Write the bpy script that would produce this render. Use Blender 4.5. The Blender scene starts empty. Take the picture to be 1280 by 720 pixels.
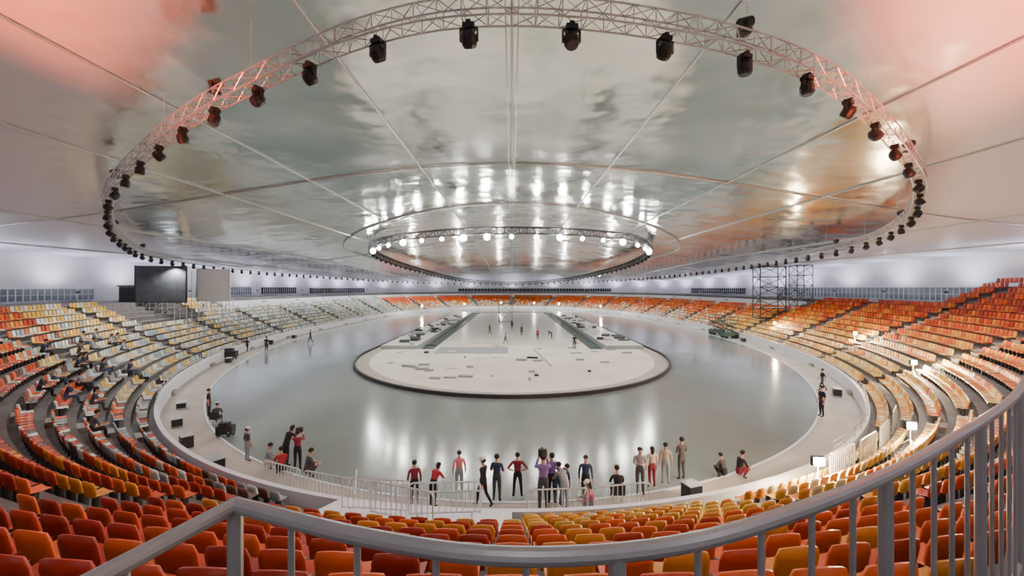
import bpy, bmesh, math, random
import numpy as np
from mathutils import Vector, Matrix
random.seed(7); rng=np.random.default_rng(7)
D=bpy.data; SC=bpy.context.scene
CAMZ=8.0
# ------------------------------------------------------------------ materials
def mat(name,col,rough=.5,metal=0.,noise=0.,nscale=5.,bump=0.,bscale=20.,emit=0.,spec=.5,ecol=None,stretch=None):
    m=D.materials.new(name); m.use_nodes=True; nt=m.node_tree; b=nt.nodes['Principled BSDF']
    b.inputs['Base Color'].default_value=(*col,1); b.inputs['Roughness'].default_value=rough
    b.inputs['Metallic'].default_value=metal; b.inputs['Specular IOR Level'].default_value=spec
    tc=nt.nodes.new('ShaderNodeTexCoord'); src=tc.outputs['Object']
    if stretch:
        mp=nt.nodes.new('ShaderNodeMapping'); mp.inputs['Scale'].default_value=stretch
        nt.links.new(src,mp.inputs['Vector']); src=mp.outputs['Vector']
    if noise>0:
        n=nt.nodes.new('ShaderNodeTexNoise'); n.inputs['Scale'].default_value=nscale; n.inputs['Detail'].default_value=4
        nt.links.new(src,n.inputs['Vector'])
        r=nt.nodes.new('ShaderNodeValToRGB'); r.color_ramp.elements[0].position=.3; r.color_ramp.elements[1].position=.7
        r.color_ramp.elements[0].color=(*[c*(1-noise) for c in col],1)
        r.color_ramp.elements[1].color=(*[min(1,c*(1+noise*.6)) for c in col],1)
        nt.links.new(n.outputs['Fac'],r.inputs['Fac']); nt.links.new(r.outputs['Color'],b.inputs['Base Color'])
    if bump>0:
        n2=nt.nodes.new('ShaderNodeTexNoise'); n2.inputs['Scale'].default_value=bscale; n2.inputs['Detail'].default_value=2
        nt.links.new(src,n2.inputs['Vector'])
        bp=nt.nodes.new('ShaderNodeBump'); bp.inputs['Strength'].default_value=bump; bp.inputs['Distance'].default_value=.1
        nt.links.new(n2.outputs['Fac'],bp.inputs['Height']); nt.links.new(bp.outputs['Normal'],b.inputs['Normal'])
    if emit>0:
        b.inputs['Emission Color'].default_value=(*(ecol or col),1); b.inputs['Emission Strength'].default_value=emit
    return m
M={}
M['ice']=mat('ice_surface',(.235,.28,.268),.15,0,.24,.08,.04,1.2,spec=.9)
M['beige']=mat('rubber_walkway',(.46,.42,.37),.6,0,.15,.5)
M['infield']=mat('infield_floor',(.86,.79,.69),.5,0,.14,.25)
M['infield2']=mat('infield_sheet',(.82,.80,.74),.35,0,.08,.3)
M['grey']=mat('grey_mat',(.34,.37,.38),.6,0,.1,1)
M['teal']=mat('dark_teal_gutter',(.06,.085,.09),.5,0,.2,1)
M['dark']=mat('dark_padding',(.03,.03,.035),.6,0,.2,3)
M['black']=mat('black_plastic',(.012,.012,.014),.4,0,.2,8)
M['white']=mat('white_panel',(.74,.76,.82),.45,0,.05,.4)
M['wall']=mat('wall_paint',(.78,.77,.85),.6,0,.06,.15,.02,2)
M['concrete']=mat('terrace_concrete',(.17,.16,.16),.8,0,.25,1.5,.1,10)
M['steel']=mat('galvanised_steel',(.68,.69,.70),.35,.6,.1,6)
M['rail']=mat('painted_rail',(.30,.30,.32),.35,.3,.08,6)
M['alu']=mat('truss_aluminium',(.55,.55,.55),.4,.6,.1,6)
M['darkalu']=mat('truss_dark',(.07,.07,.08),.5,.3,.1,6)
M['glass']=mat('window_glass',(.02,.03,.045),.2,0,.3,.5,spec=.3)
M['paleglass']=mat('window_pale_glass',(.16,.21,.26),.2,0,.2,.5)
M['screen']=mat('led_screen',(.06,.065,.075),.6,0,.25,2)
M['whitescreen']=mat('projection_screen',(.84,.86,.90),.5,0,.04,1)
M['lamp']=mat('lamp_white',(1,1,.97),.4,emit=220,ecol=(1,.98,.92))
M['lampwarm']=mat('lamp_warm',(1,.8,.5),.4,emit=170,ecol=(1,.76,.48))
M['lens']=mat('lamp_lens',(.05,.06,.09),.08,0,.1,3)
M['skin']=mat('skin',(.50,.28,.20),.55,0,.08,20)
M['hair']=mat('hair',(.02,.014,.01),.7,0,.2,60,.3,80)
M['green']=mat('machine_green',(.06,.11,.08),.5,0,.2,3)
M['cream']=mat('step_paint',(.30,.29,.27),.7,0,.1,2)
m=D.materials.new('seat_plastic'); m.use_nodes=True; nt=m.node_tree; b=nt.nodes['Principled BSDF']
at=nt.nodes.new('ShaderNodeAttribute'); at.attribute_name='seat_color'
nt.links.new(at.outputs['Color'],b.inputs['Base Color']); b.inputs['Roughness'].default_value=.4; b.inputs['Specular IOR Level'].default_value=.35
M['seat']=m
m=D.materials.new('ceiling_foil'); m.use_nodes=True; nt=m.node_tree; b=nt.nodes['Principled BSDF']
out=nt.nodes['Material Output']
b.inputs['Metallic'].default_value=.95
tc=nt.nodes.new('ShaderNodeTexCoord')
mp=nt.nodes.new('ShaderNodeMapping'); mp.inputs['Scale'].default_value=(.25,.25,.25); nt.links.new(tc.outputs['Object'],mp.inputs['Vector'])
n1=nt.nodes.new('ShaderNodeTexNoise'); n1.inputs['Scale'].default_value=.7; n1.inputs['Detail'].default_value=3; nt.links.new(mp.outputs['Vector'],n1.inputs['Vector'])
r=nt.nodes.new('ShaderNodeValToRGB'); r.color_ramp.elements[0].position=.35; r.color_ramp.elements[1].position=.65
r.color_ramp.elements[0].color=(.11,.11,.11,1); r.color_ramp.elements[1].color=(.22,.22,.22,1)
nt.links.new(n1.outputs['Fac'],r.inputs['Fac']); nt.links.new(r.outputs['Color'],b.inputs['Roughness'])
r2=nt.nodes.new('ShaderNodeValToRGB'); r2.color_ramp.elements[0].color=(.60,.65,.62,1); r2.color_ramp.elements[1].color=(.90,.91,.90,1)
r2.color_ramp.elements[0].position=.3; r2.color_ramp.elements[1].position=.7
nt.links.new(n1.outputs['Fac'],r2.inputs['Fac']); nt.links.new(r2.outputs['Color'],b.inputs['Base Color'])
n2=nt.nodes.new('ShaderNodeTexNoise'); n2.inputs['Scale'].default_value=1.5; n2.inputs['Detail'].default_value=1.6; nt.links.new(mp.outputs['Vector'],n2.inputs['Vector'])
bp=nt.nodes.new('ShaderNodeBump'); bp.inputs['Strength'].default_value=.45; bp.inputs['Distance'].default_value=.3
nt.links.new(n2.outputs['Fac'],bp.inputs['Height']); nt.links.new(bp.outputs['Normal'],b.inputs['Normal'])
pb=nt.nodes.new('ShaderNodeBsdfPrincipled'); pb.inputs['Base Color'].default_value=(.72,.71,.80,1); pb.inputs['Roughness'].default_value=.35
at=nt.nodes.new('ShaderNodeAttribute'); at.attribute_name='foil'
mx=nt.nodes.new('ShaderNodeMixShader'); nt.links.new(at.outputs['Fac'],mx.inputs['Fac'])
nt.links.new(pb.outputs[0],mx.inputs[1]); nt.links.new(b.outputs[0],mx.inputs[2]); nt.links.new(mx.outputs[0],out.inputs['Surface'])
M['ceiling']=m
_cm={}
def cloth(c):
    k=tuple(round(v,3) for v in c)
    if k not in _cm: _cm[k]=mat('cloth_%d'%len(_cm),c,.85,0,.15,25)
    return _cm[k]
# ------------------------------------------------------------------ mesh builder
class MB:
    def __init__(s,mats): s.v=[];s.f=[];s.m=[];s.mats=mats
    def add(s,vs,fs,mi=0):
        o=len(s.v); s.v.extend([tuple(p) for p in vs]); s.f.extend([tuple(i+o for i in f) for f in fs]); s.m.extend([mi]*len(fs))
    def tube(s,p,q,r,n=6,mi=0,r2=None,cap=True):
        p=Vector(p);q=Vector(q);d=q-p
        if d.length<1e-6:return
        d.normalize(); a=Vector((0,0,1)) if abs(d.z)<.9 else Vector((1,0,0))
        u=d.cross(a).normalized(); w=d.cross(u); r2=r if r2 is None else r2
        vs=[p+(u*math.cos(2*math.pi*i/n)+w*math.sin(2*math.pi*i/n))*r for i in range(n)]+[q+(u*math.cos(2*math.pi*i/n)+w*math.sin(2*math.pi*i/n))*r2 for i in range(n)]
        fs=[(i,(i+1)%n,n+(i+1)%n,n+i) for i in range(n)]
        if cap: fs+= [tuple(range(n))[::-1],tuple(range(n,2*n))]
        s.add(vs,fs,mi)
    def path(s,pts,r,n=8,mi=0):
        pts=[Vector(p) for p in pts]; rings=[]
        for i,p in enumerate(pts):
            d=(pts[min(i+1,len(pts)-1)]-pts[max(i-1,0)]).normalized()
            a=Vector((0,0,1)) if abs(d.z)<.95 else Vector((1,0,0))
            u=d.cross(a).normalized(); w=d.cross(u)
            rings.append([p+(u*math.cos(2*math.pi*k/n)+w*math.sin(2*math.pi*k/n))*r for k in range(n)])
        vs=[q for R in rings for q in R]; fs=[]
        for i in range(len(pts)-1):
            for k in range(n): fs.append((i*n+k,i*n+(k+1)%n,(i+1)*n+(k+1)%n,(i+1)*n+k))
        fs.append(tuple(range(n))[::-1]); fs.append(tuple(range((len(pts)-1)*n,len(pts)*n)))
        s.add(vs,fs,mi)
    def box(s,c,size,rz=0,mi=0,M3=None):
        c=Vector(c); R=M3 if M3 else Matrix.Rotation(rz,3,'Z'); h=[x/2 for x in size]
        vs=[c+R@Vector((sx*h[0],sy*h[1],sz*h[2])) for sz in(-1,1) for sy in(-1,1) for sx in(-1,1)]
        s.add(vs,[(0,2,3,1),(4,5,7,6),(0,1,5,4),(2,6,7,3),(0,4,6,2),(1,3,7,5)],mi)
    def ball(s,c,r,n=8,m=6,mi=0,sc=(1,1,1)):
        c=Vector(c); vs=[c+Vector((0,0,r*sc[2]))]
        for j in range(1,m):
            a=math.pi*j/m
            for i in range(n):
                b=2*math.pi*i/n; vs.append(c+Vector((math.sin(a)*math.cos(b)*r*sc[0],math.sin(a)*math.sin(b)*r*sc[1],math.cos(a)*r*sc[2])))
        vs.append(c-Vector((0,0,r*sc[2]))); fs=[(0,1+i,1+(i+1)%n) for i in range(n)]
        for j in range(m-2):
            for i in range(n): fs.append((1+j*n+i,1+(j+1)*n+i,1+(j+1)*n+(i+1)%n,1+j*n+(i+1)%n))
        L=len(vs)-1; fs+=[(L,1+(m-2)*n+(i+1)%n,1+(m-2)*n+i) for i in range(n)]
        s.add(vs,fs,mi)
    def make(s,name,parent=None,smooth=False):
        me=D.meshes.new(name); me.from_pydata(s.v,[],s.f)
        for x in s.mats: me.materials.append(M[x] if isinstance(x,str) else x)
        me.polygons.foreach_set('material_index',s.m)
        if smooth: me.polygons.foreach_set('use_smooth',[True]*len(s.f))
        me.update(); ob=D.objects.new(name,me); SC.collection.objects.link(ob)
        if parent: ob.parent=parent
        return ob
def empty(name):
    e=D.objects.new(name,None); SC.collection.objects.link(e); return e
# ------------------------------------------------------------------ oval curves
def resample(P,n,closed=True):
    Q=np.vstack([P,P[:1]]) if closed else P
    s=np.r_[0,np.cumsum(np.linalg.norm(np.diff(Q,axis=0),axis=1))]
    t=np.linspace(0,s[-1],n+1)[:-1] if closed else np.linspace(0,s[-1],n)
    return np.stack([np.interp(t,s,Q[:,k]) for k in range(Q.shape[1])],1)
def oval(hw,yn,an,yf,af,n=400):
    P=[]
    for i in range(200):
        th=math.pi/2*i/200; P.append((hw*math.sin(th),yn-an*math.cos(th)))
    for i in range(40): P.append((hw,yn+(yf-yn)*i/40))
    for i in range(201):
        th=math.pi/2*(1-i/200); P.append((hw*math.sin(th),yf+af*math.cos(th)))
    L=[(-x,y) for x,y in P[1:-1]][::-1]
    return resample(np.array(P+L),n)
NB=480
B=oval(34,76.5,61,100,60,NB)
T=np.roll(B,-1,0)-np.roll(B,1,0); T/=np.linalg.norm(T,axis=1)[:,None]
N=np.stack([T[:,1],-T[:,0]],1)
Bs=np.r_[0,np.cumsum(np.linalg.norm(np.diff(B,axis=0),axis=1))]
PER=Bs[-1]+np.linalg.norm(B[0]-B[-1])
def off(o): return B+N*o
def poly(name,pts,z,mt):
    me=D.meshes.new(name); me.from_pydata([(x,y,z) for x,y in pts],[],[tuple(range(len(pts)))]); me.materials.append(M[mt])
    ob=D.objects.new(name,me); SC.collection.objects.link(ob); return ob
def strip(mb,o1,z1,o2,z2,mi=0,idx=None,closed=True):
    A=off(o1);C=off(o2); idx=list(range(NB)) if idx is None else idx
    vs=[];fs=[]
    for i in idx: vs+= [(A[i][0],A[i][1],z1),(C[i][0],C[i][1],z2)]
    n=len(idx)
    for k in range(n if (closed and n==NB) else n-1):
        j=(k+1)%n; fs.append((2*k,2*j,2*j+1,2*k+1))
    mb.add(vs,fs,mi)
def base_at(s):
    s=s%PER; x=np.interp(s,np.r_[Bs,PER],np.r_[B[:,0],B[0,0]]); y=np.interp(s,np.r_[Bs,PER],np.r_[B[:,1],B[0,1]])
    i=int(np.searchsorted(Bs,s))%NB; return np.array([x,y]),N[i]
def s_of(x):
    c=[(abs(B[i][0]-x),i) for i in range(NB) if B[i][1]<75]; return Bs[min(c)[1]]
big=MB(['concrete']); big.box((0,80,-.35),(150,230,.5)); big.make('floor')
poly('ice_track',B,0.0,'ice')
mb=MB(['beige','white','grey','steel'])
strip(mb,0,0,0,.06,1); strip(mb,0,.06,.12,.06,1); strip(mb,.12,.06,.12,.03,1)
strip(mb,.12,.03,2.3,.03,0); strip(mb,2.3,.03,2.3,1.0,1); strip(mb,2.3,1.0,2.5,1.0,1); strip(mb,2.5,1.0,2.5,.3,1)
Rl=off(2.4)
for z in(1.25,1.5): mb.path([(*Rl[i%NB],z) for i in range(18,NB-30)],.02,5,3)
for i in range(18,NB-30,2): mb.tube((*Rl[i],1.0),(*Rl[i],1.5),.02,5,3)
mb.make('perimeter_walkway')
I=oval(18,52,22,112,20,240)
def inoff(d):
    t=np.roll(I,-1,0)-np.roll(I,1,0); t/=np.linalg.norm(t,axis=1)[:,None]; return I+np.stack([t[:,1],-t[:,0]],1)*d
mb=MB(['dark','infield','beige'])
def ring(mb,P,z1,Q,z2,mi):
    n=len(P); vs=[(*p,z1) for p in P]+[(*q,z2) for q in Q]
    mb.add(vs,[(i,(i+1)%n,n+(i+1)%n,n+i) for i in range(n)],mi)
o0,o1,o2=inoff(0),inoff(-.22),inoff(-1.6)
ring(mb,o0,0,o0,.28,0); ring(mb,o0,.28,o1,.28,0); ring(mb,o1,.28,o1,.06,0); ring(mb,o1,.06,o2,.06,2)
mb.add([(*p,.06) for p in o2],[tuple(range(len(o2)))],1)
mb.make('infield_platform')
mb=MB(['infield2','grey','teal','dark'])
for sx in(-1,1):
    mb.box((sx*11,92,.09),(1.6,76,.12),mi=2)
    mb.box((sx*12.1,92,.3),(.25,76,.55),mi=1)
    mb.box((sx*14.6,92,.28),(4.8,76,.5),mi=0); mb.box((sx*14.6,53.9,.28),(4.8,.1,.52),mi=1)
mb.box((0,95,.12),(19.6,72,.16),mi=0)
mb.box((-5,53,.09),(9,5,.08),mi=1); mb.box((3.4,48,.08),(.22,12,.05),.1,mi=1)
for i in range(110):
    x=random.uniform(-15.5,15.5); y=random.uniform(32.5,60)
    if (x/15.5)**2+((y-52)/18.5)**2>.95 and y<52: continue
    if (x/15.5)**2+((y-52)/18.5)**2<.45 and random.random()<.6: continue
    mb.box((x,y,.10),(random.uniform(.2,1.6),random.uniform(.2,.7),random.uniform(.04,.3)),random.uniform(-.4,.4),mi=random.choice([1,1,0,3,1]))
for i in range(80):
    sx=random.choice([-1,1]); mb.box((sx*random.uniform(12.6,16.5),random.uniform(55,110),.62),(random.uniform(.4,1.6),random.uniform(.4,1.6),random.uniform(.1,.6)),random.uniform(-.4,.4),mi=random.choice([1,3,2,0]))
mb.make('infield_rink')
# ------------------------------------------------------------------ terrace
NR=12; NX=17; O0=2.5; DR=.95; Z0=.55; DZ=.475; ZC=6.27
right_idx=[i for i in range(NB) if B[i][0]>0 and 20<=B[i][1]<=47]
far_idx=[i for i in range(NB) if B[i][1]>66]
mb=MB(['concrete','cream','white'])
for k in range(NR):
    o=O0+k*DR; z=Z0+k*DZ
    strip(mb,o,z-DZ if k else .3,o,z,0); strip(mb,o,z,o+DR,z,0)
    if k>=9:
        strip(mb,o-.02,z-DZ,o-.02,z+.02,2,far_idx); strip(mb,o-.02,z+.02,o+DR,z+.02,2,far_idx)
oe=O0+NR*DR
strip(mb,oe,Z0+(NR-1)*DZ,oe,ZC,0); strip(mb,oe,ZC,22.4,ZC,0)
for k in range(NR,NX):
    o=O0+k*DR; z=Z0+k*DZ
    strip(mb,o,z-DZ,o,z,0,right_idx); strip(mb,o,z,o+DR,z,0,right_idx)
ob_=O0+NX*DR; zt=Z0+(NX-1)*DZ
strip(mb,ob_,zt,ob_,ZC,0,right_idx)
for i in (right_idx[0],right_idx[-1]):
    pts=[]; A=B[i];n=N[i]
    pts.append((*(A+n*oe),ZC))
    for k in range(NR,NX):
        o=O0+k*DR; z=Z0+k*DZ; pts.append((*(A+n*o),z)); pts.append((*(A+n*(o+DR)),z))
    pts.append((*(A+n*ob_),ZC)); mb.add(pts,[tuple(range(len(pts)))],2)
AIS=12.0
na=int(PER//AIS)
for a in range(na):
    p,n=base_at(a*PER/na+.5*PER/na); rz=math.atan2(n[1],n[0])
    for k in range(NR):
        c=p+n*(O0+k*DR-.2); mb.box((c[0],c[1],Z0+k*DZ-DZ/2-.11),(.4,1.0,.23),rz,mi=1)
ctr=[i for i in list(range(NB-7,NB))+[0]]
A=off(O0);C=off(O0+3*DR); vs=[];fs=[]
for i in ctr: vs+=[(*A[i],1.02),(*C[i],1.52+.0)]
for k in range(len(ctr)-1): fs.append((2*k,2*k+2,2*k+3,2*k+1))
mb.add(vs,fs,2)
mb.make('grandstand_terrace')
RAIL=[(-1.25,-.3),(-1.02,.35),(-.765,1.15),(-.35,1.0),(0,.93),(.38,.97),(.77,1.12),(1.25,1.36),(1.8,1.68),(2.4,2.05),(2.95,2.42),(3.8,3.05),(4.6,3.7)]
def railY(x):
    return np.interp(x,[p[0] for p in RAIL],[p[1] for p in RAIL])
# ------------------------------------------------------------------ seats
cols=dict(red=(.40,.028,.008),orange=(.78,.115,.010),deep=(.56,.055,.008),amber=(.78,.27,.022),yellow=(.80,.45,.06),cream=(.74,.60,.33),white=(.64,.68,.64),grey=(.33,.37,.38),brown=(.14,.07,.045))
def seatcol(x,y,k):
    r=random.random(); j=random.uniform(-.16,.16); g=k/12+j
    if x>=0:
        if y<11:
            c=random.choice(['orange','amber','yellow','amber','amber','yellow'] if k<5 else ['orange','deep','amber','orange'])
        elif y<75:
            if g<.28: c=random.choice(['cream','yellow','yellow','amber'])
            elif g<.55: c=random.choice(['yellow','amber','amber','orange'])
            elif g<.8: c=random.choice(['orange','amber','orange','deep'])
            else: c=random.choice(['orange','deep','red','deep'])
        else: c=random.choice(['orange','deep','orange','amber']) if g>.3 else random.choice(['cream','white','amber','orange'])
    else:
        if y<13: c=random.choice(['deep','orange','red','deep','amber' if k<6 else 'red'])
        elif y<24:
            if g<.35: c=random.choice(['grey','white','orange','brown','deep'])
            else: c=random.choice(['deep','orange','red','deep','brown','cream' if r<.4 else 'deep'])
        elif y<32:
            if g>.7: c=random.choice(['red','deep','orange'])
            else: c=random.choice(['yellow','cream','white','grey','grey','brown'] if g<.6 else ['yellow','amber','orange','white'])
        elif y<60: c=random.choice(['white','grey','cream','grey','white','yellow'] if g<.6 else ['yellow','cream','white','yellow'])
        elif y<128: c=random.choice(['white','white','cream','grey','grey'] if g<.85 else ['yellow','cream','white','cream'])
        else: c='orange' if g>.35 else random.choice(['white','cream','amber'])
    return np.array(cols[c])*random.uniform(.8,1.12)
xs=[-.215,-.15,0,.15,.215]; prof=[(.24,.36),(.215,.415),(.02,.40),(-.16,.425),(-.215,.50),(-.25,.66),(-.27,.80)]
tv=[];tf=[]
for pi,(py,pz) in enumerate(prof):
    for x in xs:
        e=(abs(x)/.215)**2; xx=x; y=py; z=pz
        if pi>=4: y=py+.07*e; z=pz-(.05*e if pi==6 else 0)
        elif pi>=1: z=pz+.03*e
        if pi==6: xx*=.86
        tv.append((xx,y,z))
for a in range(6):
    for c in range(4): tf.append((a*5+c,a*5+c+1,a*5+c+6,a*5+c+5))
nb=len(tv)
for pi in range(3,7):
    for c,x in enumerate(xs):
        v=tv[pi*5+c]; tv.append((v[0]*1.03,v[1]-.035,v[2]-(.02 if pi==3 else -.005)))
for a in range(3):
    for c in range(4): tf.append((nb+a*5+c,nb+a*5+c+5,nb+a*5+c+6,nb+a*5+c+1))
for c in range(4): tf.append((30+c,31+c,nb+16+c,nb+15+c))
for a in range(3):
    tf.append((15+a*5,20+a*5,nb+(a+1)*5,nb+a*5)); tf.append((19+a*5,nb+a*5+4,nb+(a+1)*5+4,24+a*5))
pb0=len(tv)
for (x,y) in[(-.05,-.12),(.05,-.12),(.05,.05),(-.05,.05)]: tv.append((x,y,0));tv.append((x,y,.40))
for a in range(4):
    b2=(a+1)%4; tf.append((pb0+2*a,pb0+2*b2,pb0+2*b2+1,pb0+2*a+1))
NEAR=(np.array(tv)*np.array([1,.88,1]),tf)
FAR=(np.array([(-.21,.22,.40),(.21,.22,.40),(.21,-.2,.42),(-.21,-.2,.42),(.19,-.26,.8),(-.19,-.26,.8),(-.21,-.24,.36),(.21,-.24,.36),(.19,-.30,.79),(-.19,-.30,.79),(-.21,.2,.33),(.21,.2,.33)]),
     [(0,1,2,3),(3,2,4,5),(6,9,8,7),(5,4,8,9),(0,10,11,1),(3,5,9,6),(2,7,8,4),(10,6,7,11)])
AV=[];AF=[];AC=[];voff=0
aisle_s=[(a+.5)*PER/na for a in range(na)]
seatpos=[]; Bext=np.r_[Bs,PER]
for k in range(NX):
    o=O0+k*DR+.50; z=Z0+k*DZ
    Cc=off(o); Q=np.vstack([Cc,Cc[:1]])
    s=np.r_[0,np.cumsum(np.linalg.norm(np.diff(Q,axis=0),axis=1))]
    ns=int(s[-1]/.53)
    for q in range(ns):
        t=q*s[-1]/ns; x=np.interp(t,s,Q[:,0]); y=np.interp(t,s,Q[:,1]); bs=np.interp(t,s,Bext)
        i=int(np.searchsorted(Bs,bs))%NB
        if k>=NR and not (right_idx[0]+1<=i<=right_idx[-1]-1): continue
        n=N[i]; fac=s[-1]/PER
        da=min(abs(bs-a) for a in aisle_s)*fac
        if da<.72: continue
        if y< railY(x)+.45 and -1.9<x<5.0 : continue
        if y<-6: continue
        if k>=9 and B[i][1]>65: continue
        if k<3 and (i>=NB-8 or i==0) and x<.1: continue
        if -47<x<-35 and 43<y<57 and k>=7: continue
        seatpos.append((x,y,z,k,n))
        dist=math.hypot(x,y); V,F=NEAR if dist<42 else FAR
        ang=math.atan2(-n[1],-n[0])-math.pi/2
        ca,sa=math.cos(ang),math.sin(ang)
        W=np.empty_like(V); W[:,0]=x+ca*V[:,0]-sa*V[:,1]; W[:,1]=y+sa*V[:,0]+ca*V[:,1]; W[:,2]=z+V[:,2]
        AV.append(W); AF.extend([tuple(ii+voff for ii in f) for f in F]); voff+=len(V)
        c=seatcol(x,y,k); cc=np.ones((len(V),4)); cc[:,:3]=c
        if V is NEAR[0]: cc[pb0:,:3]=.05
        AC.append(cc)
AV=np.vstack(AV); AC=np.vstack(AC)
me=D.meshes.new('stadium_seats'); me.from_pydata(AV.tolist(),[],AF); me.materials.append(M['seat'])
ca_=me.attributes.new('seat_color','FLOAT_COLOR','POINT'); ca_.data.foreach_set('color',AC.astype(np.float32).ravel())
me.polygons.foreach_set('use_smooth',[True]*len(AF)); me.update()
ob=D.objects.new('stadium_seats',me); SC.collection.objects.link(ob)
# ------------------------------------------------------------------ ceiling
def sm(t): t=min(1,max(0,t)); return t*t*(3-2*t)
def HC(x,y): return (3.6+5.7*math.exp(-(x/30)**2))*(1-.45*sm((y-60)/100))
XB=([-20,8,11,14,17,20,24,33,50,80,110,150,190],[8,8,9.5,12.5,16.5,20.5,24,32,41,47,47,36,20])
gx=np.arange(-62,62.1,1.0); gy=np.arange(-14,188.1,1.25)
vs=[];fo=[]
for y in gy:
    xb=np.interp(y,*XB)
    for x in gx:
        vs.append((x,y,CAMZ+HC(x,y))); fo.append(min(1,max(0,(xb-abs(x))/3.5+.5)))
nx=len(gx); fs=[(j*nx+i,(j+1)*nx+i,(j+1)*nx+i+1,j*nx+i+1) for j in range(len(gy)-1) for i in range(nx-1)]
me=D.meshes.new('ceiling'); me.from_pydata(vs,[],fs); me.materials.append(M['ceiling'])
a=me.attributes.new('foil','FLOAT','POINT'); a.data.foreach_set('value',fo)
me.polygons.foreach_set('use_smooth',[True]*len(fs)); ob=D.objects.new('ceiling',me); SC.collection.objects.link(ob)
mb=MB(['alu','white'])
for x in(0,-6.8,7.2,-15,16,-21.5,23,-34,35,-46,46):
    pts=[(x,y,CAMZ+HC(x,y)-.06) for y in np.arange(-10,182,3)]
    mb.path(pts,.05 if abs(x)<30 else .09,6,0)
    if abs(x)<1:
        for dx in(-.22,.22): mb.path([(p[0]+dx,p[1],p[2]-.02) for p in pts],.025,4,0)
for y in(31,75,125):
    pts=[(x,y,CAMZ+HC(x,y)-.06) for x in np.arange(-52,52.1,2)]
    mb.path(pts,.05,6,0)
ov=oval(27,72,27,110,35,120)
mb.path([(x,y,CAMZ+HC(x,y)-.1) for x,y in ov]+[(*ov[0],CAMZ+HC(*ov[0])-.1)],.10,6,0)
mb.make('ceiling_ribs')
# ------------------------------------------------------------------ walls and windows
WO=22.5
Wc=off(WO)
def wallpart(name,cond):
    idx=[i for i in range(NB) if cond(i)]
    br=[j for j in range(len(idx)-1) if idx[j+1]!=idx[j]+1]
    if br: idx=idx[br[0]+1:]+idx[:br[0]+1]
    idx=idx+[(idx[-1]+1)%NB]
    mb=MB(['wall']); vs=[];fs=[]
    for i in idx:
        x,y=Wc[i]; vs+=[(x,y,5.5),(x,y,CAMZ+HC(x,y)+.3)]
    for k in range(len(idx)-1): fs.append((2*k,2*k+2,2*k+3,2*k+1))
    mb.add(vs,fs); mb.make(name)
wallpart('wall_right',lambda i:B[i][0]>0 and 17<B[i][1]<140)
wallpart('wall_left',lambda i:B[i][0]<0 and 17<B[i][1]<140)
wallpart('wall_far',lambda i:B[i][1]>=140)
wallpart('wall_back',lambda i:B[i][1]<=17)
wi=0
def window(i0,n,z0,z1,glass):
    global wi; wi+=1
    mb=MB([glass,'white'])
    for j in range(n):
        i=(i0+j)%NB; i2=(i+1)%NB
        p=Wc[i]-N[i]*.12; q=Wc[i2]-N[i2]*.12
        d=q-p; L=np.linalg.norm(d); rz=math.atan2(d[1],d[0]); c=(p+q)/2
        mb.box((c[0],c[1],(z0+z1)/2),(L,.06,z1-z0),rz,0)
        mb.box((p[0],p[1],(z0+z1)/2),(.12,.13,z1-z0),rz,1)
        for z in(z0,z1): mb.box((c[0],c[1],z),(L,.13,.08),rz,1)
        mb.box((c[0],c[1],(z0+z1)/2),(L,.10,.04),rz,1)
    mb.make('window_%d'%wi)
def idx_of(side,y):
    return min((abs(Wc[i][1]-y),i) for i in range(NB) if (Wc[i][0]>0)==(side>0))[1]
def winspan(side,ya,yb,z0,z1,g):
    a,b_=idx_of(side,ya),idx_of(side,yb)
    if a>b_: a,b_=b_,a
    window(a,max(1,b_-a),z0,z1,g)
winspan(-1,10,37,6.4,8.5,'glass'); winspan(-1,40,54,6.5,7.9,'paleglass'); winspan(-1,74,90,6.6,8.2,'paleglass'); winspan(-1,94,108,6.6,8.2,'glass'); winspan(-1,114,140,6.5,8,'glass')
winspan(1,42,88,6.4,8.1,'paleglass'); winspan(1,100,125,6.5,8,'glass')
a=idx_of(1,180); window(a-25,50,6.5,7.8,'glass')
# ------------------------------------------------------------------ trusses
def catmull(P,closed=True,sub=24):
    P=[np.array(p,float) for p in P]; n=len(P); out=[]
    for i in range(n):
        p0,p1,p2,p3=P[(i-1)%n],P[i],P[(i+1)%n],P[(i+2)%n]
        for k in range(sub):
            t=k/sub; out.append(.5*((2*p1)+(-p0+p2)*t+(2*p0-5*p1+4*p2-p3)*t*t+(-p0+3*p1-3*p2+p3)*t**3))
    return np.array(out)
R1=[(0,10.5,7),(4.5,11.2,7),(8.75,12.6,6.8),(12.4,14.7,6.5),(17,18,5.9),(21,21.4,5.3),(25.6,27,4.6),(30,35.5,4.1),(32.5,47,3.8),(35.5,66,3.6),(36,90,3.3),(33,120,2.9),(22,146,2.5),
    (0,158,1.8),(-22,152,2.2),(-36,133,2.5),(-43.5,97,3.0),(-44,69,3.2),(-39.6,46.8,3.6),(-31.7,33.6,4.2),(-25.3,26,5),(-20.3,21.5,5.75),(-12.7,16.1,6.5),(-8,13.4,6.83),(-3.6,11.2,7)]
R2=[(0,50.6,7),(11,53,6.9),(18,57.5,6.4),(22.5,70,5.4),(22.5,94,4.2),(16,130,2.6),(0,148,1.7),(-15.6,132,2.6),(-22,94,4.4),(-22.7,69,5.7),(-18,58,6.5),(-10,53,6.9)]
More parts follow.
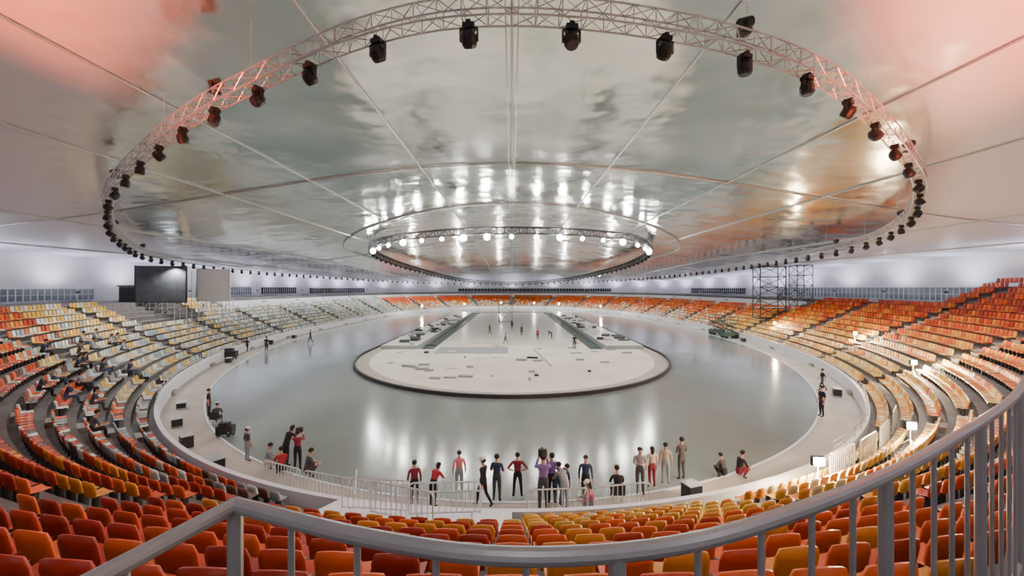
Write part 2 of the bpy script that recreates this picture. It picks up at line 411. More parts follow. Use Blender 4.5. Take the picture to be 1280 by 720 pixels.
def truss(name,R,step,a,rc,nd,lamp_step,kind):
    P=catmull(R); L=np.linalg.norm(np.diff(np.vstack([P,P[:1]]),axis=0),axis=1).sum(); n=int(L/step)
    Q=resample(P,n); Q[:,2]+=CAMZ
    root=empty(name)
    mb=MB(['alu' if kind==1 else 'darkalu']); fr=[]
    for i in range(n):
        p=Vector(Q[i]); t=(Vector(Q[(i+1)%n])-Vector(Q[i-1])).normalized(); s_=t.cross(Vector((0,0,1))).normalized(); u=s_.cross(t)
        fr.append([p+s_*a+u*a,p-s_*a+u*a,p-s_*a-u*a,p+s_*a-u*a])
    for i in range(n):
        j=(i+1)%n; far=Q[i][1]>60; nn=4 if far else 6
        for c in range(4):
            mb.tube(fr[i][c],fr[j][c],rc,nn,cap=False)
            mb.tube(fr[i][c],fr[i][(c+1)%4],rc*nd,4,cap=False)
            if i%2==0: mb.tube(fr[i][c],fr[j][(c+1)%4],rc*nd,4,cap=False)
            else: mb.tube(fr[i][(c+1)%4],fr[j][c],rc*nd,4,cap=False)
    mb.make('truss_frame',root)
    mb=MB(['steel'])
    for i in range(0,n,max(1,int(7/step))):
        x,y,z=Q[i]; mb.tube((x,y,z+a),(x,y,CAMZ+HC(x,y)),.012,4)
    mb.make('hanger_cables',root)
    m2=int(L/lamp_step); S=resample(np.roll(P,7,axis=0),m2); S[:,2]+=CAMZ
    body=MB(['black','lens','lamp'])
    for i in range(m2):
        p=Vector(S[i]); t=(Vector(S[(i+1)%m2])-Vector(S[i-1])).normalized(); s_=t.cross(Vector((0,0,1))).normalized()
        rz=math.atan2(t.y,t.x)
        if kind==1:
            top=p+Vector((0,0,-a-.02))
            body.box(top+Vector((0,0,-.03)),(.12,.5*a*2,.08),rz,0)
            body.box(top+Vector((0,0,-.12)),(.30,.26,.12),rz,0)
            yk=top+Vector((0,0,-.18))
            for sg in(-1,1):
                body.box(yk+t*sg*.22+Vector((0,0,-.14)),(.04,.10,.32),rz,0)
            body.box(yk,(.48,.10,.04),rz,0)
            hc=yk+Vector((0,0,-.26)); tilt=random.uniform(-.9,-.2) if random.random()<.6 else random.uniform(0,.8)
            d=(Vector((0,0,-1))*math.cos(tilt)+s_*math.sin(tilt)).normalized()
            body.tube(hc-d*.22,hc-d*.1,.12,12,0,r2=.2); body.tube(hc-d*.1,hc+d*.10,.2,12,0,r2=.2); body.tube(hc+d*.10,hc+d*.18,.2,12,0,r2=.165)
            body.tube(hc+d*.175,hc+d*.195,.14,12,1)
        else:
            hc=p+Vector((0,0,-a-.25)); body.tube(p+Vector((0,0,-a)),hc,.03,6,0)
            nearf=p.y<62
            d=Vector((0,-.75,-.66)) if nearf else Vector((0,-.2,-1)); d.normalize()
            body.tube(hc-d*.2,hc+d*.15,.14,10,0,r2=.26)
            if nearf: body.ball(hc+d*.22,.24 if i%3 else .38,8,6,2)
            else: body.tube(hc+d*.13,hc+d*.16,.22,10,1)
    if kind==1:
        for i in range(3,m2,5):
            if S[i][1]>45: continue
            p=Vector(S[i])+Vector((0,0,a)); body.box(p+Vector((0,0,.08)),(.3,.26,.14),0,0); body.tube(p+Vector((-.15,0,.3)),p+Vector((.2,.05,.42)),.16,12,0)
            body.box(p+Vector((0,.18,.22)),(.08,.04,.26),0,0); body.box(p+Vector((0,-.18,.22)),(.08,.04,.26),0,0)
    body.make('moving_head_lights',root)
    return P,S
P1,S1=truss('lighting_truss',R1,.62,.24,.028,.55,2.6,1)
P2,S2=truss('lighting_truss',R2,.9,.38,.07,.6,3.0,2)
# ------------------------------------------------------------------ lights
def spot(loc,e,col=(1,.98,.95),ang=150,rad=.25,d=(0,0,-1),blend=.6):
    l=D.lights.new('spot','SPOT'); l.energy=e; l.color=col; l.spot_size=math.radians(ang); l.spot_blend=blend; l.shadow_soft_size=rad
    o=D.objects.new('spot_lamp',l); o.location=loc; o.rotation_euler=Vector(d).to_track_quat('-Z','Y').to_euler(); SC.collection.objects.link(o)
for i in range(0,len(S1),4):
    x,y,z=S1[i]; spot((x,y,z-1.1),2000 if y>25 else (650 if x<0 else 1000))
for i in range(0,len(S2),3):
    x,y,z=S2[i]; spot((x,y,z-.7),5200)
for x,y in((9,-3),(0,-5)): spot((x,y,CAMZ+6),500)  # added fill spots behind the camera to brighten the near seats
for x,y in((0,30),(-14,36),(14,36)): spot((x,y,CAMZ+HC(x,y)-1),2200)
def amber_fill(x,y,z,tx,ty,tz,e,ang):  # added lamp; its red wash stands in for orange seats mirrored in the ceiling
    root=empty('added_amber_wash'); mb=MB(['black','lens','steel']); p=Vector((x,y,z)); d=(Vector((tx,ty,tz))-p).normalized()
    mb.tube(p-d*.3,p+d*.1,.14,12,0,r2=.22); mb.tube(p-d*.02,(x,y,ZC),.03,6,2); mb.box((x,y,ZC+.03),(.5,.5,.05),0,0)
    mb.make('amber_wash_body',root)
    l=D.lights.new('amber','SPOT'); l.energy=e; l.color=(1,.15,.045); l.spot_size=math.radians(ang); l.spot_blend=.9; l.shadow_soft_size=.2
    o=D.objects.new('amber_wash_bulb',l); o.location=p+d*.2; o.rotation_euler=d.to_track_quat('-Z','Y').to_euler(); o.parent=root; SC.collection.objects.link(o)
amber_fill(-14,4,7.6,-12.0,13.2,16,21000,50); amber_fill(15,4,7.6,14.4,13.6,15.8,30000,60)
mbu=MB(['black','steel']); rootu=empty('added_fill_uplights')  # added uplights around the concourse, put in to brighten walls and outer ceiling
for i in range(0,NB,12):
    x,y=B[i]+N[i]*19.8
    z=7.6 if i not in right_idx else 8.6
    if y<-6 and abs(x)<8: continue
    zb=ZC
    mbu.tube((x,y,zb),(x,y,z-.1),.05,6,1); mbu.tube((x,y,z-.2),(x,y,z),.14,10,0,r2=.22)
    l=D.lights.new('fill_uplight','SPOT'); l.energy=1650 if y>16 else 750; l.color=(.84,.87,1); l.spot_size=math.radians(165); l.spot_blend=.8; l.shadow_soft_size=.3
    o=D.objects.new('fill_uplight_bulb',l); o.location=(x,y,z+.03); o.rotation_euler=Vector((N[i][0]*.1,N[i][1]*.1,1)).to_track_quat('-Z','Y').to_euler(); o.parent=rootu; SC.collection.objects.link(o)
mbu.make('fill_uplight_housings',rootu)
def flood(x,y,z,h,warm,e):
    root=empty('work_flood_light'); mb=MB(['black','lampwarm' if warm else 'lamp','steel'])
    for a in(0,2.1,4.2): mb.tube((x,y,z+h*.45),(x+.35*math.cos(a),y+.35*math.sin(a),z+.02),.015,6,2)
    mb.tube((x,y,z+h*.4),(x,y,z+h),.02,6,2)
    mb.box((x,y,z+h+.12),(.42,.16,.32),0,0); mb.box((x,y-.085,z+h+.12),(.34,.02,.24),0,1); mb.box((x,y+.085,z+h+.12),(.34,.02,.24),0,1)
    mb.make('lamp_on_stand',root)
    l=D.lights.new('flood','POINT'); l.energy=e; l.color=(1,.75,.45) if warm else (1,.95,.88); l.shadow_soft_size=.15
    o=D.objects.new('flood_bulb',l); o.location=(x,y-.3,z+h+.15); o.parent=root; SC.collection.objects.link(o)
def stand(s_idx,k,du=0):
    p,n=base_at(s_idx); o=O0+k*DR+.1; return p+n*o, Z0+k*DZ
for bx,k,w,e in((9.0,1,True,2200),(13.5,2,True,1600),(23,3,True,2400),(29,4,True,1800),(33,3,True,1200)):
    p,z=stand(s_of(bx),k); flood(p[0],p[1],z,.8,w,e)
for x,y in((-16,140),(16,142),(-4,150),(8,150),(-27,125),(26,122)): flood(x,y,.03,2.5,False,2000)
# ------------------------------------------------------------------ foreground rail
zr=CAMZ-.60
left=[(*RAIL[0],zr),(*RAIL[1],zr),(*RAIL[2],zr)]
rest=[(x,y,zr) for x,y in RAIL[2:]]
def smooth_open(P,sub=6):
    P=[np.array(p,float) for p in P]; P=[2*P[0]-P[1]]+P+[2*P[-1]-P[-2]]; out=[]
    for i in range(1,len(P)-2):
        for k in range(sub):
            t=k/sub;p0,p1,p2,p3=P[i-1],P[i],P[i+1],P[i+2]; out.append(tuple(.5*((2*p1)+(-p0+p2)*t+(2*p0-5*p1+4*p2-p3)*t*t+(-p0+3*p1-3*p2+p3)*t**3)))
    out.append(tuple(P[-2])); return out
RP=smooth_open(rest)
mb=MB(['rail','concrete'])
mb.path(left,.021,12,0); mb.ball((*RAIL[2],zr),.022,10,8,0); mb.path(RP,.021,12,0)
mb.path([(p[0],p[1],ZC+.12) for p in RP],.014,8,0); mb.path([(p[0],p[1],ZC+.12) for p in left],.014,8,0)
Ls=np.linalg.norm(np.diff(np.array(RP),axis=0),axis=1).sum()
q=resample(np.array(RP),int(Ls/.2),False)
for i,p in enumerate(q):
    mb.tube((p[0],p[1],ZC),(p[0],p[1],zr),.02 if i%5==0 else .0085,10,0)
ql=resample(np.array(left),7,False)
for i,p in enumerate(ql): mb.tube((p[0],p[1],ZC),(p[0],p[1],zr),.0085,10,0)
outl=[(p[0],p[1]+.1) for p in RAIL[:2]+[(r_[0],r_[1]) for r_ in RP]]+[(6.0,3.2),(6,-3),(-3,-3),(-3,-.1)]
n=len(outl); vs=[(*p,ZC+.0) for p in outl]+[(*p,ZC-.35) for p in outl]
mb.add(vs,[tuple(range(n))[::-1],tuple(range(n,2*n))]+[(i,(i+1)%n,n+(i+1)%n,n+i) for i in range(n)],1)
mb.make('balcony_guardrail',smooth=False)
# ------------------------------------------------------------------ crowd barriers
def barrier(x,y,z,rz,w=2.1,h=1.08):
    mb=MB(['steel']); R=Matrix.Rotation(rz,3,'Z'); P=lambda a,b,c: Vector((x,y,z))+R@Vector((a,b,c))
    hw=w/2; r=.028
    mb.path([P(-hw,0,.15),P(-hw,0,h-.12),P(-hw+.04,0,h-.03),P(-hw+.12,0,h),P(hw-.12,0,h),P(hw-.04,0,h-.03),P(hw,0,h-.12),P(hw,0,.15)],r,8)
    mb.tube(P(-hw,0,.18),P(hw,0,.18),r*.8,8)
    nb_=12
    for i in range(1,nb_): mb.tube(P(-hw+w*i/nb_,0,.18),P(-hw+w*i/nb_,0,h),.016,6)
    for sx in(-1,1):
        mb.tube(P(sx*(hw-.25),0,.18),P(sx*(hw-.25),-.0,.05),r*.8,6)
        mb.tube(P(sx*(hw-.25),-.3,.02),P(sx*(hw-.25),.3,.02),r*.8,6); mb.tube(P(sx*(hw-.25),0,.02),P(sx*(hw-.25),0,.1),r*.8,6)
    mb.make('crowd_barrier')
def wk(xb,o):
    i=int(np.searchsorted(Bs,s_of(xb)))%NB; p=B[i]+N[i]*o; return p,math.atan2(T[i][1],T[i][0])
for xb in(-8.4,-6.3,-4.2,1.6,3.8):
    p,a=wk(xb,1.3); barrier(p[0],p[1],.03,a)
barrier(-2.1,14.1,.03,.05); barrier(-5.6,14.9,.03,1.9)
def deckz(y): return 1.02+(13.0-y)/2.85*.5
for (x,y,rz) in((-2.0,12.4,.05),(-4.2,12.75,-.1),(-3.2,12.0,-.35)): barrier(x,y,deckz(y),rz)
for xb in(10.5,12,14,16):
    p,n_=base_at(s_of(xb)); o=O0+1*DR+.12; c=p+n_*o; barrier(c[0],c[1],Z0+DZ,math.atan2(n_[1],n_[0])-math.pi/2,1.9)
# ------------------------------------------------------------------ screens + scaffolds
def screen(x,y,z0,w,h,rz,m,name):
    root=empty(name); mb=MB([m,'black','steel']); R=Matrix.Rotation(rz,3,'Z')
    P=lambda a,b,c: Vector((x,y,0))+R@Vector((a,b,c))
    mb.box(P(0,0,z0+h/2),(w,.12,h),rz,0)
    fm=1 if m=='screen' else 2
    for sx in(-1,1): mb.box(P(sx*(w/2+.06),.04,z0+h/2),(.12,.24,h+.2),rz,fm)
    for sz in(0,1): mb.box(P(0,.04,z0+sz*h),(w+.26,.24,.12),rz,fm)
    nv=4
    for i in range(nv+1):
        a=-w/2+w*i/nv
        for b_ in(.2,1.2): mb.tube(P(a,b_,z0-3.2),P(a,b_,z0+h*.9),.04,6,2)
        mb.tube(P(a,.2,z0-.1),P(a,1.2,z0-.1),.04,6,2)
    for zz in(-1.4,-.7,0): mb.tube(P(-w/2,.2,z0+zz),P(w/2,.2,z0+zz),.035,6,2)
    for i in range(nv): mb.tube(P(-w/2+w*i/nv,.2,z0-1.4),P(-w/2+w*(i+1)/nv,.2,z0),.03,6,2)
    mb.make('screen_panel',root)
screen(-42.2,50,CAMZ-1.7,5.4,4.3,math.radians(8),'screen','video_screen')
screen(-38.4,53.5,CAMZ-1.6,3.6,4.0,math.radians(10),'whitescreen','projection_screen')
root=empty('control_booth'); mb=MB(['dark','black','white']); mb.box((-46.6,52,ZC+.95),(3,2.2,1.9),.2,0); mb.box((-46.6,52,ZC+2.0),(3.3,2.5,.15),.2,1); mb.box((-46.4,50.85,ZC+1.2),(2.4,.06,.8),.2,1); mb.make('booth_body',root)
def tower(x,y,z0,z1,w,d,name='scaffold_tower',th=.06):
    mb=MB(['dark','steel'])
    C=[(x-w/2,y-d/2),(x+w/2,y-d/2),(x+w/2,y+d/2),(x-w/2,y+d/2)]
    for c in C: mb.tube((*c,z0),(*c,z1),th,6,0)
    nl=int((z1-z0)/1.5)
    for l in range(nl+1):
        z=z0+(z1-z0)*l/nl
        for i in range(4):
            a,b_=C[i],C[(i+1)%4]; mb.tube((*a,z),(*b_,z),th*.8,6,0)
            if l<nl: mb.tube((*(a if l%2 else b_),z),(*(b_ if l%2 else a),z+(z1-z0)/nl),th*.7,6,0)
        if l in(nl-1,1): mb.box((x,y,z+.05),(w,d,.06),0,1)
    mb.make(name)
tower(40.8,66,3.2,CAMZ+3.4,4.0,2.0,th=.08); tower(45.8,66,5.2,CAMZ+3.6,2.4,2.0)
tower(-1.5,96,.2,4.5,3.0,2.0)
# ------------------------------------------------------------------ people
def person(x,y,z,face,pose='stand',shirt=(.1,.1,.12),pants=(.03,.03,.05),sleeve='long',sc=1.0,hair=(.02,.014,.01),name='person',longhair=False,hat=None):
    J={'pel':(0,0,.95),'waist':(0,.0,1.09),'chest':(0,.0,1.29),'nb':(0,-.01,1.45),'neck':(0,0,1.52),'jaw':(0,.025,1.575),'head':(0,.01,1.645),'top':(0,0,1.715),
       'shL':(-.175,-.01,1.405),'elL':(-.24,-.03,1.13),'wrL':(-.25,.05,.89),'paL':(-.25,.07,.81),
       'shR':(.175,-.01,1.405),'elR':(.24,-.03,1.13),'wrR':(.25,.05,.89),'paR':(.25,.07,.81),
       'hiL':(-.09,0,.88),'knL':(-.10,.02,.50),'anL':(-.11,-.02,.10),'toL':(-.13,.13,.04),
       'hiR':(.09,0,.88),'knR':(.10,.02,.50),'anR':(.11,-.02,.10),'toR':(.13,.13,.04)}
    if pose=='walk':
        J.update(knL=(-.09,.16,.53),anL=(-.09,.22,.12),toL=(-.09,.37,.07),knR=(.09,-.06,.50),anR=(.09,-.32,.15),toR=(.09,-.21,.04),elL=(-.23,-.14,1.14),wrL=(-.23,-.12,.90),paL=(-.23,-.10,.82),elR=(.23,.06,1.14),wrR=(.21,.22,.95),paR=(.20,.27,.89))
    elif pose=='hips':
        J.update(elL=(-.38,-.10,1.18),wrL=(-.20,.04,1.04),paL=(-.14,.09,1.01),elR=(.38,-.10,1.18),wrR=(.20,.04,1.04),paR=(.14,.09,1.01),anL=(-.16,-.02,.1),toL=(-.20,.13,.04),anR=(.16,-.02,.1),toR=(.20,.13,.04),knL=(-.13,.02,.5),knR=(.13,.02,.5))
    elif pose=='hold':
        J.update(elL=(-.23,.02,1.14),wrL=(-.10,.26,1.20),paL=(-.05,.33,1.23),elR=(.23,.02,1.14),wrR=(.10,.26,1.20),paR=(.05,.33,1.23))
    elif pose=='film':
        J.update(elL=(-.22,.18,1.28),wrL=(-.13,.28,1.50),paL=(-.09,.31,1.57),elR=(.22,.18,1.28),wrR=(.13,.28,1.50),paR=(.09,.31,1.57))
    elif pose=='point':
        J.update(elR=(.34,.20,1.36),wrR=(.42,.45,1.42),paR=(.44,.53,1.43))
    elif pose=='lean':
        for k,(dx,dy,dz) in {'waist':(0,.06,-.01),'chest':(0,.16,-.03),'nb':(0,.26,-.07),'neck':(0,.31,-.10),'jaw':(0,.36,-.12),'head':(0,.37,-.11),'top':(0,.38,-.10),'shL':(0,.24,-.07),'shR':(0,.24,-.07)}.items():
            a=J[k]; J[k]=(a[0]+dx,a[1]+dy,a[2]+dz)
        J.update(elL=(-.24,.34,1.10),wrL=(-.18,.50,1.02),paL=(-.15,.56,.99),elR=(.24,.34,1.10),wrR=(.18,.50,1.02),paR=(.15,.56,.99))
    elif pose=='bend':
        J.update(waist=(0,.12,1.0),chest=(0,.30,1.08),nb=(0,.44,1.12),neck=(0,.50,1.13),jaw=(0,.55,1.12),head=(0,.60,1.15),top=(0,.65,1.19),shL=(-.17,.40,1.09),shR=(.17,.40,1.09),elL=(-.2,.45,.82),wrL=(-.17,.52,.60),paL=(-.16,.54,.52),elR=(.2,.45,.82),wrR=(.17,.52,.60),paR=(.16,.54,.52),knL=(-.12,.08,.5),knR=(.12,.08,.5))
    elif pose in('crouch','sit'):
        dz=-.62 if pose=='crouch' else -.47
        for k in ('pel','waist','chest','nb','neck','jaw','head','top','shL','shR','hiL','hiR'):
            a=J[k]; J[k]=(a[0],a[1]-.10+(a[2]-.95)*.28,a[2]+dz)
        if pose=='crouch': J.update(knL=(-.17,.32,.50),knR=(.17,.30,.50),anL=(-.13,.02,.10),toL=(-.16,.17,.04),anR=(.13,.02,.10),toR=(.16,.17,.04))
        else: J.update(knL=(-.13,.34,.47),knR=(.13,.34,.47),anL=(-.12,.36,.10),toL=(-.13,.51,.04),anR=(.12,.36,.10),toR=(.13,.51,.04))
        e=J['shL'][2]; J.update(elL=(-.24,.14,e-.26),wrL=(-.14,.33,e-.30),paL=(-.10,.40,e-.31),elR=(.24,.14,e-.26),wrR=(.14,.33,e-.30),paR=(.10,.40,e-.31))
    rad={'pel':(.155,.115),'waist':(.135,.10),'chest':(.165,.115),'nb':(.085,.07),'neck':(.052,.052),'jaw':(.062,.07),'head':(.08,.095),'top':(.055,.065),
         'sh':(.062,.062),'el':(.043,.043),'wr':(.029,.029),'pa':(.038,.022),'hi':(.092,.095),'kn':(.062,.065),'an':(.045,.045),'to':(.042,.032)}
    E=[('pel','waist'),('waist','chest'),('chest','nb'),('nb','neck'),('neck','jaw'),('jaw','head'),('head','top'),
       ('chest','shL'),('shL','elL'),('elL','wrL'),('wrL','paL'),('chest','shR'),('shR','elR'),('elR','wrR'),('wrR','paR'),
       ('pel','hiL'),('hiL','knL'),('knL','anL'),('anL','toL'),('pel','hiR'),('hiR','knR'),('knR','anR'),('anR','toR')]
    names=list(J); V=[J[k] for k in names]; R=[rad.get(k,rad.get(k[:-1])) for k in names]
    Ed=[(names.index(a),names.index(b_)) for a,b_ in E]; roots=[0]
    for sd,sg in(('L',-1),('R',1)):
        w=Vector(J['wr'+sd]); p=Vector(J['pa'+sd]); d=(p-w).normalized(); side=d.cross(Vector((0,0,1)))
        side=Vector((0,1,0)) if side.length<.6 else side.normalized(); nrm=d.cross(side).normalized()
        for fi,(o_,L_) in enumerate(((-.030,.065),(-.010,.078),(.010,.073),(.029,.056))):
            b0=p+side*o_; base=len(V)
            V+= [tuple(b0),tuple(b0+d*(.03+L_*.45)),tuple(b0+d*(.03+L_*.8)+nrm*.018)]; R+=[(.011,.011),(.010,.010),(.008,.008)]
            Ed+=[(base,base+1),(base+1,base+2)]; roots.append(base)
        base=len(V); b0=w+d*.03; V+=[tuple(b0),tuple(b0-side*.045+d*.03),tuple(b0-side*.055+d*.065)]; R+=[(.013,.013),(.012,.012),(.009,.009)]
        Ed+=[(base,base+1),(base+1,base+2)]; roots.append(base)
    me=D.meshes.new('tmp'); me.from_pydata(V,Ed,[]); ob=D.objects.new('tmp',me); SC.collection.objects.link(ob)
    ob.modifiers.new('s','SKIN')
    if not me.skin_vertices:
        bm=bmesh.new(); bm.from_mesh(me); bm.verts.layers.skin.verify(); bm.to_mesh(me); bm.free()
    for i,sv in enumerate(me.skin_vertices[0].data):
        sv.radius=R[i]; sv.use_root=(i in roots)
    ob.modifiers.new('u','SUBSURF').levels=2
    dg=bpy.context.evaluated_depsgraph_get(); ev=ob.evaluated_get(dg); m2=D.meshes.new_from_object(ev)
    D.objects.remove(ob)
    mats=[M['skin'],cloth(shirt),cloth(pants),cloth((.03,.025,.022)),cloth(hair),cloth((.85,.85,.85)),cloth((.3,.08,.07))]
    for x_ in mats: m2.materials.append(x_)
    segs=[]
    tag={'pelwaist':2,'waistchest':1,'chestnb':1,'nbneck':0,'neckjaw':0,'jawhead':0,'headtop':0}
    for a,b_ in E:
        k=a+b_
        if k in tag: t=tag[k]
        elif 'sh' in a or 'sh' in b_: t=1
        elif a[:2]=='el': t=1 if sleeve=='long' else 0
        elif a[:2]=='wr': t=0
        elif a[:2]=='an': t=3
        else: t=2
        segs.append((np.array(J[a]),np.array(J[b_]),t))
    nf=len(m2.polygons); c=np.empty(nf*3); m2.polygons.foreach_get('center',c); c=c.reshape(-1,3)
    best=np.full(nf,9.); mi=np.zeros(nf,int)
    for a,b_,t in segs:
        d=b_-a; tt=np.clip(((c-a)@d)/(d@d),0,1); ds=np.linalg.norm(c-(a+tt[:,None]*d),axis=1)
        k=ds<best; best[k]=ds[k]; mi[k]=t
    for p in (np.array(J['paL']),np.array(J['paR'])): mi[np.linalg.norm(c-p,axis=1)<.10]=0
    m2.polygons.foreach_set('material_index',mi); m2.polygons.foreach_set('use_smooth',[True]*nf)
    hb=MB([]); H=Vector(J['head']); up=(Vector(J['top'])-Vector(J['jaw'])).normalized(); f=(Vector((0,1,0))-up*up.y).normalized(); s_=f.cross(up).normalized()
    def hp(a,b_,cc): return H+s_*a+f*b_+up*cc
    for sx in(-1,1):
        hb.ball(hp(sx*.032,.082,.0),.012,8,6,5); hb.ball(hp(sx*.032,.092,.0),.006,6,5,4)
        hb.ball(hp(sx*.085,0,-.005),.022,8,6,0,(.4,.8,1.2)); hb.tube(hp(sx*.018,.09,.024),hp(sx*.048,.083,.022),.005,5,4)
    hb.tube(hp(0,.088,.01),hp(0,.108,-.03),.007,6,0,r2=.014); hb.tube(hp(-.022,.084,-.058),hp(.022,.084,-.058),.006,6,6)
    hb.ball(hp(0,-.018,.032),.101,14,10,4,(.96,1.06,.92))
    if longhair: hb.tube(hp(0,-.06,.03),hp(0,-.10,-.18),.085,10,4,r2=.05)
    if hat: hb.tube(hp(0,0,.04),hp(0,0,.13),.105,14,5,r2=.08); hb.tube(hp(0,.02,.045),hp(0,.13,.035),.09,8,5,r2=.05)
    if pose=='film': hb.box(hp(0,.25,.0),(.26,.20,.18),0,4); hb.tube(hp(0,.33,.0),hp(0,.48,.0),.05,10,4)
    h=D.meshes.new('h'); h.from_pydata(hb.v,[],hb.f); h.polygons.foreach_set('material_index',hb.m); h.polygons.foreach_set('use_smooth',[True]*len(hb.f))
    bm=bmesh.new(); bm.from_mesh(m2); bm.from_mesh(h); bm.to_mesh(m2); bm.free()
    m2.name=name; o=D.objects.new(name,m2); SC.collection.objects.link(o)
    o.location=(x,y,z); o.rotation_euler=(0,0,face); o.scale=(sc,)*3
    return o
def px(u,v,z=0.03):
    d=520*(CAMZ-z)/(v-360); return ((u-640)*d/520,d)
red=(.45,.03,.04);pink=(.75,.22,.25);navy=(.03,.05,.12);blk=(.015,.015,.02);mar=(.22,.02,.04);pur=(.22,.14,.42);gry=(.30,.32,.36);wh=(.6,.6,.62);bei=(.5,.42,.33);jean=(.06,.09,.16);dg=(.07,.07,.08)
F=lambda d: math.radians(d)
PL=[(518,632,20,'stand',mar,blk,.95,0),(541,634,-30,'lean',red,blk,.92,1),(574,618,10,'stand',pink,gry,.97,0),(604,634,60,'walk',blk,blk,1.03,0),(621,628,-10,'hold',navy,dg,1.03,0),
 (647,622,0,'hips',mar,blk,.98,0),(679,640,0,'film',pur,dg,1.18,0),(697,632,-40,'bend',navy,jean,1.05,0),(706,638,30,'lean',gry,gry,.98,0),(732,628,180,'stand',navy,blk,1.0,0),(738,641,80,'crouch',pink,gry,1.0,1),(772,628,0,'sit',blk,blk,1.05,0),
 (690,630,15,'hold',pur,blk,1.08,0),(800,617,170,'hold',gry,dg,1.03,0),(815,610,10,'stand',bei,mar,.95,1),(832,606,-20,'stand',bei,gry,.98,0),(852,600,20,'hold',dg,dg,1.02,0),
 (309,577,-30,'stand',dg,gry,.9,0),(335,586,-60,'crouch',gry,bei,1.0,0),(357,583,-20,'lean',blk,blk,1.05,1),(352,592,40,'crouch',red,blk,1.0,0),(372,588,10,'film',mar,blk,1.0,0),(386,596,-50,'crouch',dg,dg,1.05,0),
 (261,521,-70,'stand',blk,blk,1.0,0),(271,531,20,'sit',dg,blk,1.0,0),(1027,521,90,'stand',blk,blk,1.1,0),(1028,489,70,'walk',blk,dg,1.0,0),
 (903,597,30,'crouch',dg,blk,.9,0),(926,597,-80,'crouch',blk,mar,1.0,0),
 (333,440,0,'stand',blk,blk,1.1,0),(388,429,80,'walk',dg,blk,1.1,0),(718,437,0,'stand',blk,navy,1.1,0),(1008,437,-60,'walk',red,blk,1.1,0),(309,440,0,'walk',blk,blk,1,0),(672,425,0,'walk',red,blk,1,0),(652,420,0,'stand',navy,blk,1,0),(640,412,0,'stand',blk,blk,1,0),(612,418,40,'walk',dg,blk,1,0),(632,430,70,'walk',gry,blk,1,0),(690,424,70,'bend',blk,blk,1,0)]
for i,(u,v,fa,pose,sh,pa_,s_,lh) in enumerate(PL):
    infl=(438<u<858 and v<497)
    z=.21 if infl else (.03 if v>470 or v in(440,437,429) else .0)
    x,y=px(u,v,z)
    person(x,y,z,F(fa),pose,sh,pa_,'short' if i%3 else 'long',s_,name='camera_operator' if pose=='film' else 'person',longhair=bool(lh),hat=(i%7==3))
    if pose=='sit':
        mb=MB(['black','steel']); mb.box((x,y-.05,z+.40),(.45,.4,.06),0,0)
        for a in(-.18,.18):
            for b_ in(-.2,.1): mb.tube((x+a,y+b_,z),(x+a,y+b_,z+.38),.02,6,1)
        mb.box((x,y-.28,z+.62),(.42,.05,.4),0,0); mb.make('folding_chair')
def proj(x,y,z): return 640+520*x/y,360+520*(CAMZ-z)/y
cand=[s for s in seatpos if s[0]<-6 and s[1]>8 and 45<proj(*s[:3])[0]<170 and 430<proj(*s[:3])[1]<560]
random.shuffle(cand)
for (x,y,z,k,n) in cand[:20]:
    ang=math.atan2(-n[1],-n[0])-math.pi/2
    person(x-n[0]*.02,y-n[1]*.02,z+.0,ang,'sit',random.choice([gry,wh,dg,bei,dg,navy]),random.choice([blk,dg,jean]),'short',1.0,name='spectator',longhair=random.random()<.3)
# ------------------------------------------------------------------ equipment
def cart(u,v,s=1.0):
    x,y=px(u,v); root=empty('equipment_cart'); mb=MB(['black','steel','dark'])
    mb.box((x,y,.03+.59*s),(1.3*s,.8*s,.7*s),.2,0); mb.box((x-.1*s,y,.03+1.07*s),(.8*s,.6*s,.3*s),.2,2)
    for a in(-.45,.45):
        for b_ in(-.3,.3): mb.tube((x+a*s,y+b_*s-.03,.14),(x+a*s,y+b_*s+.03,.14),.11,10,2); mb.tube((x+a*s,y+b_*s,.14),(x+a*s,y+b_*s,.3),.03,6,1)
    mb.tube((x-.7*s,y-.3*s,.9*s),(x-.7*s,y+.3*s,.9*s),.02,6,1); mb.tube((x-.7*s,y-.3*s,.3*s),(x-.7*s,y-.3*s,.9*s),.02,6,1); mb.tube((x-.7*s,y+.3*s,.3*s),(x-.7*s,y+.3*s,.9*s),.02,6,1)
    mb.make('cart_body',root)
cart(288,449); cart(1033,443); cart(282,545,.6)
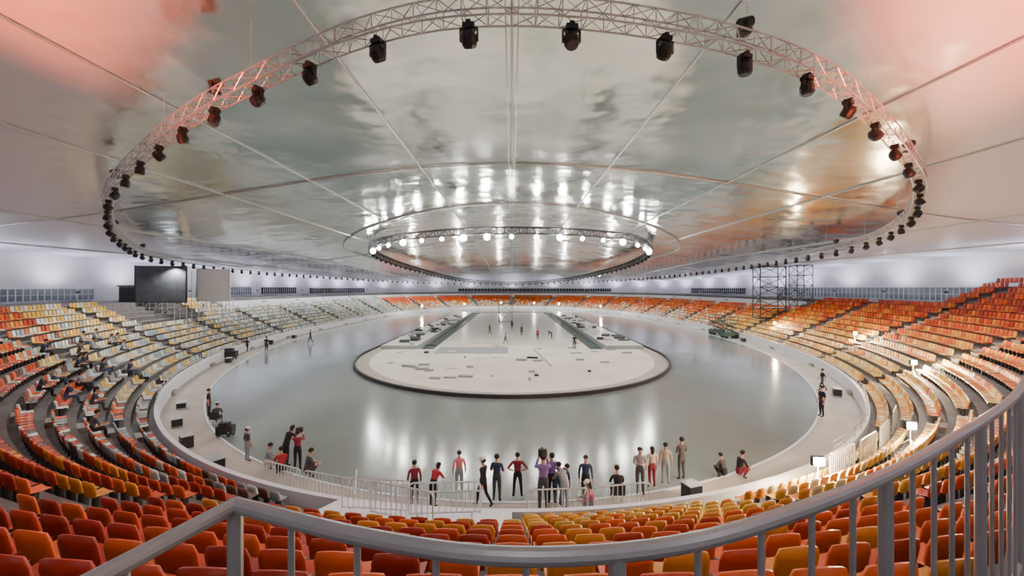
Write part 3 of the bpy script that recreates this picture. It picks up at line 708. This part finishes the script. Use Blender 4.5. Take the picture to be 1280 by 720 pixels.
def lift(x,y):
    root=empty('scissor_lift'); mb=MB(['green','black','steel'])
    mb.box((x,y,.7),(2.4,1.3,.6),.15,0); mb.box((x,y,2.4),(2.2,1.2,.15),.15,0)
    for a in(-.8,.8):
        for b_ in(-.6,.6): mb.tube((x+a,y+b_-.1,.33),(x+a,y+b_+.1,.33),.33,14,1)
    for b_ in(-.45,.45):
        mb.tube((x-.95,y+b_,1.0),(x+.95,y+b_,1.7),.06,6,1); mb.tube((x+.95,y+b_,1.0),(x-.95,y+b_,1.7),.06,6,1)
        mb.tube((x-.95,y+b_,1.7),(x+.95,y+b_,2.35),.06,6,1); mb.tube((x+.95,y+b_,1.7),(x-.95,y+b_,2.35),.06,6,1)
    for zz in(2.9,3.4):
        for b_ in(-.58,.58): mb.tube((x-1.05,y+b_,zz),(x+1.05,y+b_,zz),.035,6,0)
        for a in(-1.05,1.05): mb.tube((x+a,y-.58,zz),(x+a,y+.58,zz),.035,6,0)
    for a in(-1.05,0,1.05):
        for b_ in(-.58,.58): mb.tube((x+a,y+b_,2.4),(x+a,y+b_,3.4),.035,6,0)
    mb.make('lift_body',root)
lift(34.5,66); lift(35,71)
def case(x,y,w,d,h,rz):
    mb=MB(['black','steel']); mb.box((x,y,.03+h/2),(w,d,h),rz,0)
    for zz in(.05,h): mb.box((x,y,.03+zz),(w+.03,d+.03,.04),rz,1)
    mb.make('flight_case')
for xb,o in((-12.5,1.5),(-15,1.6),(-18,1.5),(-21,1.3),(6.2,1.0),(23,1.3),(-29,1.2),(-32.5,1.4),(-33.5,1.0),(33,1.2)):
    p,a=wk(xb,o); case(p[0],p[1],random.uniform(.5,.9),.5,random.uniform(.4,.7),a)
# ------------------------------------------------------------------ world + camera
w=D.worlds.new('World'); SC.world=w; w.use_nodes=True; w.node_tree.nodes['Background'].inputs[0].default_value=(.5,.55,.6,1); w.node_tree.nodes['Background'].inputs[1].default_value=.3
cd=D.cameras.new('cam'); cam=D.objects.new('cam',cd); SC.collection.objects.link(cam); SC.camera=cam
cam.location=(0,0,CAMZ); cam.rotation_euler=(math.radians(90),0,0); cd.sensor_width=36; cd.lens=520/1280*36; cd.clip_start=.05; cd.clip_end=500
